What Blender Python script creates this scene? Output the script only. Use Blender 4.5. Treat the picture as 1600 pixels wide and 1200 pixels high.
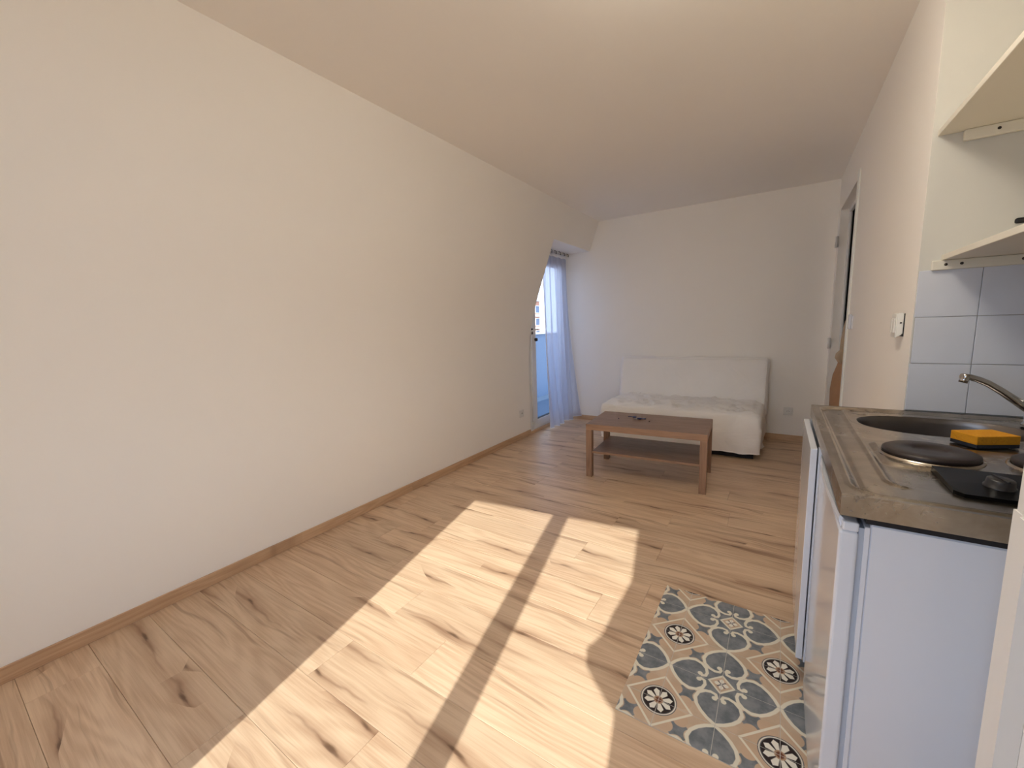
import bpy, bmesh, math, random
from mathutils import Vector, Matrix
rnd = random.Random(7)
SC = bpy.context.scene
COL = SC.collection
for o in list(bpy.data.objects): bpy.data.objects.remove(o)

# ------------------------------------------------------------------ camera, sky, sun, exposure
YAW, PITCH, ROLL, FPX, CAMH = -0.582501329, -0.142392025, -0.0335106185, 636.11, 1.30
fwd = Vector((math.sin(YAW)*math.cos(PITCH), math.cos(YAW)*math.cos(PITCH), math.sin(PITCH)))
r0 = Vector((math.cos(YAW), -math.sin(YAW), 0)); u0 = r0.cross(fwd)
rt = math.cos(ROLL)*r0 + math.sin(ROLL)*u0
up = -math.sin(ROLL)*r0 + math.cos(ROLL)*u0
cam = bpy.data.cameras.new('camera'); camo = bpy.data.objects.new('camera', cam); COL.objects.link(camo)
M = Matrix.Identity(4)
for i in range(3):
    M[i][0], M[i][1], M[i][2] = rt[i], up[i], -fwd[i]
M[0][3], M[1][3], M[2][3] = 0, 0, CAMH
camo.matrix_world = M
cam.sensor_width = 36; cam.lens = FPX/1600*36; cam.clip_start = 0.02; cam.clip_end = 300
SC.camera = camo

SUN_STRENGTH, SKY_STRENGTH, FILL_STRENGTH = 2.9, 1.5, 12.2
w = bpy.data.worlds.new('sky'); SC.world = w; w.use_nodes = True
nt = w.node_tree; nt.nodes.clear()
out = nt.nodes.new('ShaderNodeOutputWorld'); bg = nt.nodes.new('ShaderNodeBackground')
tc = nt.nodes.new('ShaderNodeTexCoord'); sx = nt.nodes.new('ShaderNodeSeparateXYZ'); cr = nt.nodes.new('ShaderNodeValToRGB')
nt.links.new(tc.outputs['Generated'], sx.inputs[0]); nt.links.new(sx.outputs['Z'], cr.inputs[0])
nt.links.new(cr.outputs[0], bg.inputs[0]); nt.links.new(bg.outputs[0], out.inputs[0])
cr.color_ramp.elements[0].position = 0.0; cr.color_ramp.elements[0].color = (0.68, 0.80, 1.0, 1)
cr.color_ramp.elements[1].position = 0.8; cr.color_ramp.elements[1].color = (0.55, 0.70, 1.0, 1)
bg.inputs[1].default_value = SKY_STRENGTH
sun = bpy.data.lights.new('sun', 'SUN'); suno = bpy.data.objects.new('sun', sun); COL.objects.link(suno)
sun.energy = SUN_STRENGTH; sun.angle = 0.0093; sun.color = (1.0, 0.96, 0.90)
SD = Vector((-0.225, 1.0, 0)).normalized() * math.cos(math.radians(35)); SD.z = -math.sin(math.radians(35))
suno.rotation_euler = SD.to_track_quat('-Z', 'Y').to_euler(); suno.location = (0, -6, 6)
SC.view_settings.view_transform = 'Standard'; SC.view_settings.look = 'None'
SC.view_settings.exposure = 1.13; SC.view_settings.gamma = 1.0; SC.view_settings.use_curve_mapping = False
cy = SC.cycles
cy.max_bounces = 12; cy.diffuse_bounces = 8; cy.glossy_bounces = 4; cy.transparent_max_bounces = 12; cy.transmission_bounces = 6
cy.use_denoising = True; cy.sample_clamp_indirect = 8.0; cy.caustics_reflective = False; cy.caustics_refractive = False

# ------------------------------------------------------------------ mesh helpers
def bx(bm, x0, x1, y0, y1, z0, z1, bev=0.0, seg=1, mat=None):
    t = bmesh.new()
    bmesh.ops.create_cube(t, size=1.0)
    for v in t.verts:
        v.co = Vector(((x0+x1)/2+v.co.x*(x1-x0), (y0+y1)/2+v.co.y*(y1-y0), (z0+z1)/2+v.co.z*(z1-z0)))
    if bev: bmesh.ops.bevel(t, geom=list(t.edges), offset=bev, segments=seg, affect='EDGES', profile=0.5)
    merge(bm, t, mat)
def merge(bm, t, mat=None):
    vm = {}
    for v in t.verts: vm[v] = bm.verts.new(mat @ v.co if mat else v.co)
    for f in t.faces:
        try:
            nf = bm.faces.new([vm[v] for v in f.verts]); nf.smooth = f.smooth; nf.material_index = f.material_index
        except ValueError: pass
    t.free()
def prism(bm, pts, a0, a1, axis='y', mat=None):
    """extrude a 2-D outline; axis y: pts are (x,z); axis z: (x,y); axis x: (y,z)"""
    def P(p, a):
        q = {'y': (p[0], a, p[1]), 'z': (p[0], p[1], a), 'x': (a, p[0], p[1])}[axis]
        return mat @ Vector(q) if mat else Vector(q)
    A = [bm.verts.new(P(p, a0)) for p in pts]; B = [bm.verts.new(P(p, a1)) for p in pts]
    n = len(pts)
    fs = [bm.faces.new(A), bm.faces.new(B[::-1])]
    for i in range(n): fs.append(bm.faces.new((A[i], B[i], B[(i+1) % n], A[(i+1) % n])))
    bmesh.ops.recalc_face_normals(bm, faces=fs)
    return fs
def tube(bm, pts, r, seg=12, caps=True, flat=1.0):
    pts = [Vector(p) for p in pts]; rings = []
    rr = r if isinstance(r, (list, tuple)) else [r]*len(pts)
    prev = None
    for i, p in enumerate(pts):
        d = (pts[min(i+1, len(pts)-1)] - pts[max(i-1, 0)]).normalized()
        if prev is None:
            a = d.orthogonal().normalized()
        else:
            a = (prev - d*prev.dot(d)).normalized()
        prev = a; b = d.cross(a)
        rings.append([bm.verts.new(p + (a*math.cos(2*math.pi*k/seg) + b*math.sin(2*math.pi*k/seg)*flat)*rr[i]) for k in range(seg)])
    for A, B in zip(rings, rings[1:]):
        for k in range(seg):
            f = bm.faces.new((A[k], A[(k+1) % seg], B[(k+1) % seg], B[k])); f.smooth = True
    if caps: bm.faces.new(rings[0][::-1]); bm.faces.new(rings[-1])
def lathe(bm, prof, c=(0, 0, 0), seg=32, mat=None, smooth=True):
    rings = []
    for r, z in prof:
        ring = []
        for k in range(seg if r > 1e-6 else 1):
            a = 2*math.pi*k/seg; q = Vector((c[0]+r*math.cos(a), c[1]+r*math.sin(a), c[2]+z))
            ring.append(bm.verts.new(mat @ q if mat else q))
        rings.append(ring)
    for A, B in zip(rings, rings[1:]):
        for k in range(seg):
            if len(A) == 1 and len(B) == 1: continue
            if len(A) == 1: vs = (A[0], B[(k+1) % seg], B[k])
            elif len(B) == 1: vs = (A[k], A[(k+1) % seg], B[0])
            else: vs = (A[k], A[(k+1) % seg], B[(k+1) % seg], B[k])
            f = bm.faces.new(vs); f.smooth = smooth
def obj(name, bm, m, parent=None, label=None, loc=None, recalc=False, sharp=None):
    if recalc: bmesh.ops.recalc_face_normals(bm, faces=bm.faces)
    me = bpy.data.meshes.new(name); bm.to_mesh(me); bm.free()
    for k in (m if isinstance(m, (list, tuple)) else [m]): me.materials.append(k)
    if sharp is not None:
        for p in me.polygons: p.use_smooth = True
        me.set_sharp_from_angle(angle=math.radians(sharp))
    o = bpy.data.objects.new(name, me); COL.objects.link(o)
    if parent: o.parent = parent
    if loc: o.location = loc
    if label: o['label'] = label
    return o
def tag(o, label, cat, group=None):
    o['label'] = label; o['category'] = cat
    if group: o['group'] = group
    return o
def thing(name, label, cat, loc=(0, 0, 0), rz=0, group=None):
    o = bpy.data.objects.new(name, None); o.empty_display_size = 0.1; COL.objects.link(o)
    o.location = loc; o.rotation_euler = (0, 0, rz)
    return tag(o, label, cat, group)
def base(name, kind='structure'):
    o = bpy.data.objects.new(name, None); o.empty_display_size = 0.1; COL.objects.link(o); o['kind'] = kind
    return o
def struct(name, bm, m, parent=None, recalc=False):
    o = obj(name, bm, m, parent, recalc=recalc)
    if not parent: o['kind'] = 'structure'
    return o

# ------------------------------------------------------------------ shader helpers
class X:
    """a node socket (or number) with arithmetic"""
    nt = None
    def __init__(s, v): s.v = v
    @staticmethod
    def m(op, *a, clamp=False):
        n = X.nt.nodes.new('ShaderNodeMath'); n.operation = op; n.use_clamp = clamp
        for i, q in enumerate(a):
            q = q.v if isinstance(q, X) else q
            if isinstance(q, (int, float)): n.inputs[i].default_value = q
            else: X.nt.links.new(q, n.inputs[i])
        return X(n.outputs[0])
    def __add__(s, o): return X.m('ADD', s, o)
    __radd__ = __add__
    def __sub__(s, o): return X.m('SUBTRACT', s, o)
    def __rsub__(s, o): return X.m('SUBTRACT', o, s)
    def __mul__(s, o): return X.m('MULTIPLY', s, o)
    __rmul__ = __mul__
    def __truediv__(s, o): return X.m('DIVIDE', s, o)
def mx(a, b): return X.m('MAXIMUM', a, b)
def mn(a, b): return X.m('MINIMUM', a, b)
def ab(a): return X.m('ABSOLUTE', a)
def sq(a): return X.m('SQRT', a)
def hyp(a, b): return sq(a*a+b*b)
def below(d, e=0.004):            # 1 where d < 0, soft edge e
    return X.m('MULTIPLY_ADD', d, -1.0/e, 0.5, clamp=True)
def sst(x, a, b):
    n = X.nt.nodes.new('ShaderNodeMapRange'); n.interpolation_type = 'SMOOTHSTEP'
    X.nt.links.new(x.v, n.inputs[0]); n.inputs[1].default_value = a; n.inputs[2].default_value = b
    return X(n.outputs[0])
def link(q, inp):
    q = q.v if isinstance(q, X) else q
    if isinstance(q, bpy.types.NodeSocket): X.nt.links.new(q, inp)
    elif isinstance(q, (tuple, list)): inp.default_value = tuple(q)+((1,) if len(q) == 3 and len(inp.default_value) == 4 else ())
    else: inp.default_value = q
def mixc(a, b, t, mode='MIX'):
    n = X.nt.nodes.new('ShaderNodeMix'); n.data_type = 'RGBA'; n.blend_type = mode
    link(t, n.inputs[0]); link(a, n.inputs[6]); link(b, n.inputs[7])
    return n.outputs[2]
def combine(x, y, z):
    n = X.nt.nodes.new('ShaderNodeCombineXYZ')
    for i, q in enumerate((x, y, z)): link(q, n.inputs[i])
    return n.outputs[0]
def noise(vec, scale=1.0, detail=3.0, rough=0.5, dist=0.0):
    n = X.nt.nodes.new('ShaderNodeTexNoise'); link(vec, n.inputs['Vector'])
    n.inputs['Scale'].default_value = scale; n.inputs['Detail'].default_value = detail
    n.inputs['Roughness'].default_value = rough; n.inputs['Distortion'].default_value = dist
    return X(n.outputs[0])
def ramp(t, stops):
    n = X.nt.nodes.new('ShaderNodeValToRGB'); link(t, n.inputs[0]); e = n.color_ramp.elements
    while len(e) < len(stops): e.new(0.5)
    for k, (p, c) in zip(e, stops): k.position = p; k.color = tuple(c)+(1,)
    return n.outputs[0]
def new_mat(name):
    m = bpy.data.materials.new(name); m.use_nodes = True; X.nt = m.node_tree
    b = X.nt.nodes['Principled BSDF']
    return m, b
def coords(kind='Object'):
    if kind == 'World':
        n = X.nt.nodes.new('ShaderNodeNewGeometry'); v = n.outputs['Position']
    else:
        n = X.nt.nodes.new('ShaderNodeTexCoord'); v = n.outputs[kind]
    s = X.nt.nodes.new('ShaderNodeSeparateXYZ'); X.nt.links.new(v, s.inputs[0])
    return v, X(s.outputs[0]), X(s.outputs[1]), X(s.outputs[2])
def bump(b, h, strength=0.2, dist=0.01):
    n = X.nt.nodes.new('ShaderNodeBump'); n.inputs['Strength'].default_value = strength; n.inputs['Distance'].default_value = dist
    link(h, n.inputs['Height']); X.nt.links.new(n.outputs[0], b.inputs['Normal'])
def srgb(r, g, b_):
    return tuple(((c/255)/12.92 if c/255 <= .04045 else ((c/255+.055)/1.055)**2.4) for c in (r, g, b_))
def plain(name, col, rough=0.5, metal=0.0, spec=0.5, var=0.04, scale=6.0, bstr=0.0, bscale=60.0, coat=0.0):
    m, b = new_mat(name); v, x, y, z = coords('Object')
    n = noise(v, scale, 3)
    c = mixc(tuple(max(0, k*(1-var)) for k in col), tuple(min(1, k*(1+var)) for k in col), n)
    link(c, b.inputs['Base Color']); b.inputs['Roughness'].default_value = rough; b.inputs['Metallic'].default_value = metal
    b.inputs['Specular IOR Level'].default_value = spec; b.inputs['Coat Weight'].default_value = coat
    if bstr: bump(b, noise(v, bscale, 4), bstr, 0.004)
    return m
def wood(name, light, mid, dark, knots=1.0, rough=0.45, gs=1.0, along='x', contrast=1.0, spec=0.4):
    m, b = new_mat(name); v, x, y, z = coords('Object')
    oi = X.nt.nodes.new('ShaderNodeObjectInfo'); rn = X(oi.outputs['Random'])
    if along == 'y': x, y = y, x
    elif along == 'z': x, z = z, x
    ofx = rn*37.0; ofy = rn*91.0
    X1 = x*gs+ofx; Y1 = y*gs+ofy; Z1 = z*gs+ofx
    warp = noise(combine(X1*1.4, Y1*3.0, Z1), 1.0, 2)
    # cathedral rings
    field = noise(combine(X1*0.6, Y1*6.0+warp*0.5, Z1*6.0), 1.0, 2, 0.4)
    ring = X.m('SINE', field*95.0)*0.5+0.5
    fine = noise(combine(X1*3.5, Y1*130+warp*1.5, Z1*130), 1.0, 4, 0.65)
    pores = noise(combine(X1*22, Y1*420, Z1*420), 1.0, 2, 0.5)
    broad = noise(combine(X1*0.9, Y1*9, Z1*9), 1.0, 3, 0.55)
    t = ring*0.17*contrast + fine*0.75*contrast + broad*0.70*contrast + (0.5-0.81*contrast)
    c = ramp(t, [(0.25, mid), (0.66, light)])
    # knots with long dark heart streaks running out of them
    vn = X.nt.nodes.new('ShaderNodeTexVoronoi'); vn.feature = 'F1'
    wob = noise(combine(X1*3.2, Y1*2.0, 5.0), 1.0, 2, 0.5)
    kx = X1*1.55; ky = Y1*4.9+wob*0.50+warp*0.2
    link(combine(kx, ky, 0.0), vn.inputs['Vector']); vn.inputs['Scale'].default_value = 1.0; vn.inputs['Randomness'].default_value = 0.9
    cs = X.nt.nodes.new('ShaderNodeSeparateXYZ'); X.nt.links.new(vn.outputs['Color'], cs.inputs[0]); pick = sst(X(cs.outputs[0]), 0.25, 0.45)
    ps = X.nt.nodes.new('ShaderNodeSeparateXYZ'); X.nt.links.new(vn.outputs['Position'], ps.inputs[0])
    ddx = ab(kx-X(ps.outputs[0])); ddy = ab(ky-X(ps.outputs[1]))
    rag = noise(combine(X1*9, Y1*60, 1.0), 1.0, 3, 0.6)
    knot = (1.0-sst(hyp(ddx*0.9, ddy*1.3)+rag*0.14, 0.075, 0.140))*pick
    halo = (1.0-sst(hyp(ddx*0.55, ddy*1.5)+rag*0.10, 0.05, 0.40))*pick
    heart = (1.0-sst(ddy*2.6+ddx*0.22+rag*0.14, 0.03, 0.26))*(1.0-sst(ddx, 0.30, 0.66))*pick
    sn = noise(combine(X1*1.3, Y1*30+warp*4.0, Z1), 1.0, 3, 0.55)
    streak = sst(sn, 0.58, 0.70)
    c = mixc(c, tuple(0.7*a+0.3*q for a, q in zip(mid, dark)), (halo*0.75*knots).v)
    c = mixc(c, dark, mn(streak*0.42*knots, 1.0))
    c = mixc(c, dark, mn(heart*0.72*knots, 1.0))
    c = mixc(c, tuple(k*0.45 for k in dark), mn(knot*0.75*knots, 1.0))
    tint = rn*0.13+0.935
    c = mixc(c, (1, 1, 1), 0.0); n = X.nt.nodes.new('ShaderNodeVectorMath'); n.operation = 'SCALE'
    X.nt.links.new(c, n.inputs[0]); link(tint, n.inputs['Scale'])
    X.nt.links.new(n.outputs[0], b.inputs['Base Color'])
    b.inputs['Roughness'].default_value = rough; b.inputs['Specular IOR Level'].default_value = spec
    bump(b, fine*0.5+pores*0.5, 0.12, 0.002)
    return m

# ------------------------------------------------------------------ materials
M_floor = wood('oak_floor', (0.70, 0.52, 0.355), (0.52, 0.345, 0.22), (0.22, 0.115, 0.065), 1.0, 0.40)
M_base = wood('oak_baseboard', (0.62, 0.42, 0.26), (0.48, 0.30, 0.175), (0.22, 0.12, 0.06), 0.35, 0.5, 1.0, 'y')
M_base2 = wood('oak_baseboard_cross', (0.62, 0.42, 0.26), (0.48, 0.30, 0.175), (0.22, 0.12, 0.06), 0.35, 0.5, 1.0, 'x')
M_table = wood('walnut_laminate', (0.30, 0.19, 0.135), (0.18, 0.108, 0.075), (0.05, 0.028, 0.02), 0.15, 0.42, 1.5, 'x')
M_tableleg = wood('walnut_laminate_upright', (0.33, 0.20, 0.13), (0.21, 0.12, 0.075), (0.07, 0.04, 0.025), 0.1, 0.45, 1.5, 'z')
M_tableedge = wood('walnut_laminate_edge', (0.36, 0.215, 0.135), (0.25, 0.145, 0.09), (0.08, 0.045, 0.03), 0.1, 0.45, 1.5, 'x')
M_wall = plain('painted_plaster', (0.92, 0.89, 0.84), 0.85, spec=0.2, var=0.012, scale=2.0, bstr=0.10, bscale=28)
M_ceil = plain('painted_ceiling', (0.92, 0.89, 0.84), 0.9, spec=0.2, var=0.01, scale=2.0, bstr=0.06, bscale=40)
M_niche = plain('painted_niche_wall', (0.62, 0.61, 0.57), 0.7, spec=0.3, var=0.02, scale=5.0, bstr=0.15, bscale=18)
M_white = plain('white_lacquer', (0.70, 0.73, 0.80), 0.10, var=0.01, spec=0.6)
M_frame = plain('white_frame_paint', (0.80, 0.79, 0.77), 0.4, var=0.02)
M_shelf = plain('cream_melamine', (0.78, 0.74, 0.64), 0.45, var=0.02)
M_plastic = plain('white_plastic', (0.78, 0.77, 0.73), 0.4, var=0.02)
M_gasket = plain('pale_grey_gasket', (0.42, 0.46, 0.54), 0.6)
M_dark = plain('black_parts_and_gap_shade', (0.012, 0.010, 0.012), 0.8)
M_sub = plain('dark_subfloor', (0.10, 0.06, 0.035), 0.9)
M_blackglass = plain('black_gloss_panel', (0.003, 0.003, 0.0035), 0.3, spec=0.12)
M_knob = plain('black_knob', (0.016, 0.016, 0.019), 0.3, spec=0.6)
M_chrome = plain('chrome', (0.55, 0.54, 0.53), 0.12, 1.0)
M_iron = plain('cast_iron_plate', (0.030, 0.021, 0.020), 0.42, 0.3, bstr=0.1, bscale=200)
M_tile = plain('glazed_grey_wall_tile', (0.67, 0.70, 0.78), 0.22, var=0.05, scale=7, bstr=0.05, bscale=12)
M_grout = plain('grey_grout', (0.42, 0.41, 0.40), 0.9)
M_screw = plain('dark_screw', (0.05, 0.04, 0.035), 0.5, 0.6)
M_blue = plain('dark_blue_enamel', (0.008, 0.012, 0.09), 0.35)
M_hall = plain('hall_shade_colour', (0.02, 0.018, 0.02), 0.8)  # near black: the shade of the unlit hall is put into the colour
M_coat = plain('tan_cloth', (0.42, 0.24, 0.13), 0.9, var=0.15, scale=14, bstr=0.3, bscale=120)
M_coat2 = plain('beige_cloth', (0.50, 0.38, 0.26), 0.9, var=0.12, scale=14, bstr=0.3, bscale=120)

def steel():
    m, b = new_mat('brushed_stainless'); v, x, y, z = coords('World')
    br = noise(combine(x*8, y*420, z*420), 1.0, 3, 0.6)
    wear = noise(combine(x*9, y*9, z*9), 1.0, 4, 0.65, 0.6)
    lime = sst(noise(combine(x*26, y*20, z*20), 1.0, 5, 0.7, 1.2), 0.55, 0.68)*sst(noise(combine(x*5, y*5, z), 1.0, 1), 0.40, 0.62)
    c = mixc((0.36, 0.315, 0.26), (0.52, 0.465, 0.40), sst(wear, 0.3, 0.7))
    c = mixc(c, (0.17, 0.14, 0.115), lime*0.75)
    link(c, b.inputs['Base Color']); b.inputs['Metallic'].default_value = 1.0
    link(wear*0.16+br*0.08+0.13+lime*0.2, b.inputs['Roughness']); bump(b, br, 0.05, 0.001)
    return m
M_steel = steel()
def basin():
    m, b = new_mat('basin_stainless'); v, x, y, z = coords('World')
    link(mixc((0.20, 0.18, 0.17), (0.27, 0.25, 0.24), noise(v, 14, 3)), b.inputs['Base Color'])
    b.inputs['Metallic'].default_value = 1.0; b.inputs['Roughness'].default_value = 0.3
    return m
M_basin = basin()
def cloth(name, col, bs=0.35, trans=0.0):
    m, b = new_mat(name); v, x, y, z = coords('Object')
    folds = noise(combine(x*4, y*4, z*5), 1.0, 3, 0.55, 0.8); weave = noise(v, 260, 2)
    link(mixc(tuple(k*0.95 for k in col), col, noise(v, 5, 2)), b.inputs['Base Color'])
    b.inputs['Roughness'].default_value = 0.95; b.inputs['Specular IOR Level'].default_value = 0.15
    b.inputs['Sheen Weight'].default_value = 0.2
    bump(b, folds+weave*0.03, bs, 0.03)
    return m
M_sofa = cloth('cream_cotton_cover', (0.92, 0.90, 0.87), 0.7)
M_blocker = cloth('white_cotton_blocker', (0.78, 0.76, 0.72), 0.2)
def sheer():
    m, b = new_mat('sheer_voile'); n = X.nt.nodes; n.remove(b); o = n['Material Output']
    v, x, y, z = coords('Object')
    tr = n.new('ShaderNodeBsdfTransparent'); tr.inputs[0].default_value = (0.88, 0.90, 1, 1)
    tl = n.new('ShaderNodeBsdfTranslucent'); tl.inputs[0].default_value = (0.60, 0.63, 0.76, 1)
    df = n.new('ShaderNodeBsdfDiffuse'); df.inputs[0].default_value = (0.74, 0.75, 0.84, 1)
    a = n.new('ShaderNodeMixShader'); a.inputs[0].default_value = 0.45
    X.nt.links.new(tl.outputs[0], a.inputs[1]); X.nt.links.new(df.outputs[0], a.inputs[2])
    c = n.new('ShaderNodeMixShader')
    link(noise(combine(x*300, y*300, z*3), 1.0, 1)*0.15+0.70, c.inputs[0])
    X.nt.links.new(tr.outputs[0], c.inputs[1]); X.nt.links.new(a.outputs[0], c.inputs[2])
    X.nt.links.new(c.outputs[0], o.inputs[0])
    return m
M_sheer = sheer()
M_sheerhem = cloth('voile_hem', (0.85, 0.85, 0.88), 0.05)
def glass():
    m, b = new_mat('window_glass'); n = X.nt.nodes; n.remove(b); o = n['Material Output']
    tr = n.new('ShaderNodeBsdfTransparent'); tr.inputs[0].default_value = (0.96, 0.98, 0.98, 1)
    gl = n.new('ShaderNodeBsdfGlossy'); gl.inputs['Roughness'].default_value = 0.02
    fr = n.new('ShaderNodeFresnel'); fr.inputs[0].default_value = 1.35
    ge = n.new('ShaderNodeNewGeometry'); mnode = n.new('ShaderNodeMixShader')
    X.nt.links.new((X(fr.outputs[0])*(1.0-X(ge.outputs['Backfacing']))).v, mnode.inputs[0])
    X.nt.links.new(tr.outputs[0], mnode.inputs[1]); X.nt.links.new(gl.outputs[0], mnode.inputs[2]); X.nt.links.new(mnode.outputs[0], o.inputs[0])
    return m
M_glass = glass()
def sponge_mat():
    m, b = new_mat('yellow_sponge'); v, x, y, z = coords('Object')
    n = noise(v, 260, 3, 0.7)
    link(mixc((0.62, 0.24, 0.006), (0.85, 0.40, 0.015), n), b.inputs['Base Color']); b.inputs['Roughness'].default_value = 0.95
    bump(b, sst(n, 0.35, 0.5), 0.6, 0.004)
    return m
M_sponge = sponge_mat()
M_scourer = plain('dark_scourer', (0.012, 0.016, 0.03), 0.95, bstr=0.8, bscale=400)

# ---- printed cement-tile pattern of the vinyl kitchen tiles
TP, TX0, TY0 = 0.352, -0.288, 1.2915
def tile_pattern():
    m, b = new_mat('printed_cement_tile'); v, x, y, z = coords('World')
    def fold(q, q0):                    # 0 at quatrefoil centre, .5 at medallion centre
        f = X.m('FRACT', (q-q0)/TP)     # 0 at medallion
        return ab(ab(f-0.5))
    a = fold(x, TX0); c = fold(y, TY0)
    u, w_ = mx(a, c), mn(a, c)
    def cap(p, q, r):                   # distance to a segment minus radius
        dx, dy = q[0]-p[0], q[1]-p[1]; L = dx*dx+dy*dy
        px, py = u-p[0], w_-p[1]
        t = X.m('MULTIPLY', px*dx+py*dy, 1.0/L, clamp=True)
        return hyp(px-t*dx, py-t*dy)-r
    def circ(cx, cy_, r): return hyp(u-cx, w_-cy_)-r
    E = 0.006
    cream, beige, tan, grey, dgrey, blk, brown, white = ((0.74, 0.70, 0.58), (0.47, 0.345, 0.235), (0.55, 0.38, 0.255),
        (0.145, 0.155, 0.165), (0.12, 0.125, 0.14), (0.018, 0.010, 0.011), (0.16, 0.055, 0.028), (0.80, 0.77, 0.68))
    cloud = noise(combine(x*22, y*22, 0.0), 1.0, 4, 0.6)
    greyc = mixc((0.125, 0.145, 0.165), (0.235, 0.25, 0.265), sst(cloud, 0.3, 0.7))
    beigec = mixc((0.50, 0.375, 0.265), (0.62, 0.475, 0.345), sst(noise(combine(x*12, y*12, 3.0), 1.0, 3), 0.3, 0.7))
    col = beigec
    # darker half discs behind the medallion diamond
    mu, mw = 0.5-u, 0.5-w_
    mu2, mw2 = mx(mu, mw), mn(mu, mw)
    sidec = ab(mu-mw)
    discs = hyp(mu-0.20, mw-0.10)-0.085
    discs2 = hyp(mu-0.10, mw-0.20)-0.085
    col = mixc(col, tan, below(mn(discs, discs2), E)*0.55)
    # grey concave squares between the leaves
    gs = mx(mx(0.215-u, u-0.335), mx(0.215-w_, w_-0.335))
    gu, gw = u-0.275, w_-0.275
    conc = mn(mn(hyp(ab(gu)-0.115, gw)-0.068, hyp(gu, ab(gw)-0.115)-0.068), 9.0)
    gsd = mx(hyp(gu, gw)-0.092, 0.0-conc)
    col = mixc(col, greyc, below(gsd, E))
    # grey field around the centre
    cen = mx(u+w_*1.0-0.30, w_*1.0+u*0.15-0.165)
    col = mixc(col, greyc, below(mx(cen, u-0.22), E))
    # leaf
    l1 = mx(circ(0.265, -0.03, 0.213), 0.25-u); l2 = mx(circ(0.25, 0.095, 0.09), u-0.27); l3 = mx(mx(0.16-u, u-0.27), w_-0.1)
    leaf = mn(mn(l1, l2), l3)
    col = mixc(col, greyc, below(leaf, E))
    # cream outline with the curl
    pts = [(0.498, -0.004), (0.455, 0.075), (0.405, 0.135), (0.345, 0.182), (0.275, 0.203), (0.205, 0.182), (0.158, 0.132), (0.142, 0.080), (0.152, 0.034), (0.186, 0.022)]
    R_ = [0.0165]*4+[0.0155]*3+[0.0145]*2
    st = None
    for p, q, r in zip(pts, pts[1:], R_):
        d = cap(p, q, r); st = d if st is None else mn(st, d)
    st = mn(st, circ(0.204, 0.040, 0.0245))
    st = mn(st, cap((0.170, 0.170), (0.150, 0.115), 0.014))
    # centre diamond
    dia = u+w_
    col = mixc(col, cream, below(st, E))
    col = mixc(col, cream, below(dia-0.128, E))
    col = mixc(col, beigec, below(dia-0.102, E))
    fl_ = hyp(u-0.035, w_*1.5-0.0)-0.030
    fl2 = hyp(u-0.030, w_-0.030)-0.018
    col = mixc(col, white, below(mn(fl_, hyp(u, w_)-0.02), E))
    col = mixc(col, dgrey, below(cap((0.008, 0.008), (0.034, 0.034), 0.006), E))
    # medallion diamond outline
    md = mu+mw
    col = mixc(col, cream, below(mx(md-0.318, 0.288-md), E))
    # medallion
    rr = hyp(mu, mw)
    col = mixc(col, (0.10, 0.11, 0.115), below(rr-0.168, E))
    col = mixc(col, white, below(rr-0.160, E))
    col = mixc(col, (0.10, 0.11, 0.115), below(rr-0.150, E))
    col = mixc(col, blk, below(rr-0.143, E))
    # eight petals at 22.5 degrees: fold the angle
    ca, sa = math.cos(math.radians(22.5)), math.sin(math.radians(22.5))
    mu3, mw3 = mu2, mw2                 # 0..45 deg octant, petal axis at 22.5
    ax_ = mu3*ca+mw3*sa; ay_ = ab(mw3*ca-mu3*sa)
    pet = mx(mx(0.035-ax_, ax_-0.134), mx(ay_-(ax_*0.27+0.001), ay_-((0.134-ax_)*1.0)))
    pet = mn(pet, hyp(ax_-0.098, ay_)-0.025)
    col = mixc(col, white, below(pet, E))
    col = mixc(col, (0.42, 0.27, 0.17), below(rr-0.044, E))
    col = mixc(col, brown, below(rr-0.030, E))
    # thin printed joint lines along the tile edges
    ln = mn(mn(a, 0.5-a), mn(c, 0.5-c))
    link(col, b.inputs['Base Color']); b.inputs['Roughness'].default_value = 0.42; b.inputs['Specular IOR Level'].default_value = 0.35
    bump(b, noise(v, 90, 3), 0.05, 0.002)
    return m
M_print = tile_pattern()
M_seam = plain('pale_tile_joint', (0.55, 0.53, 0.48), 0.8)

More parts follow.
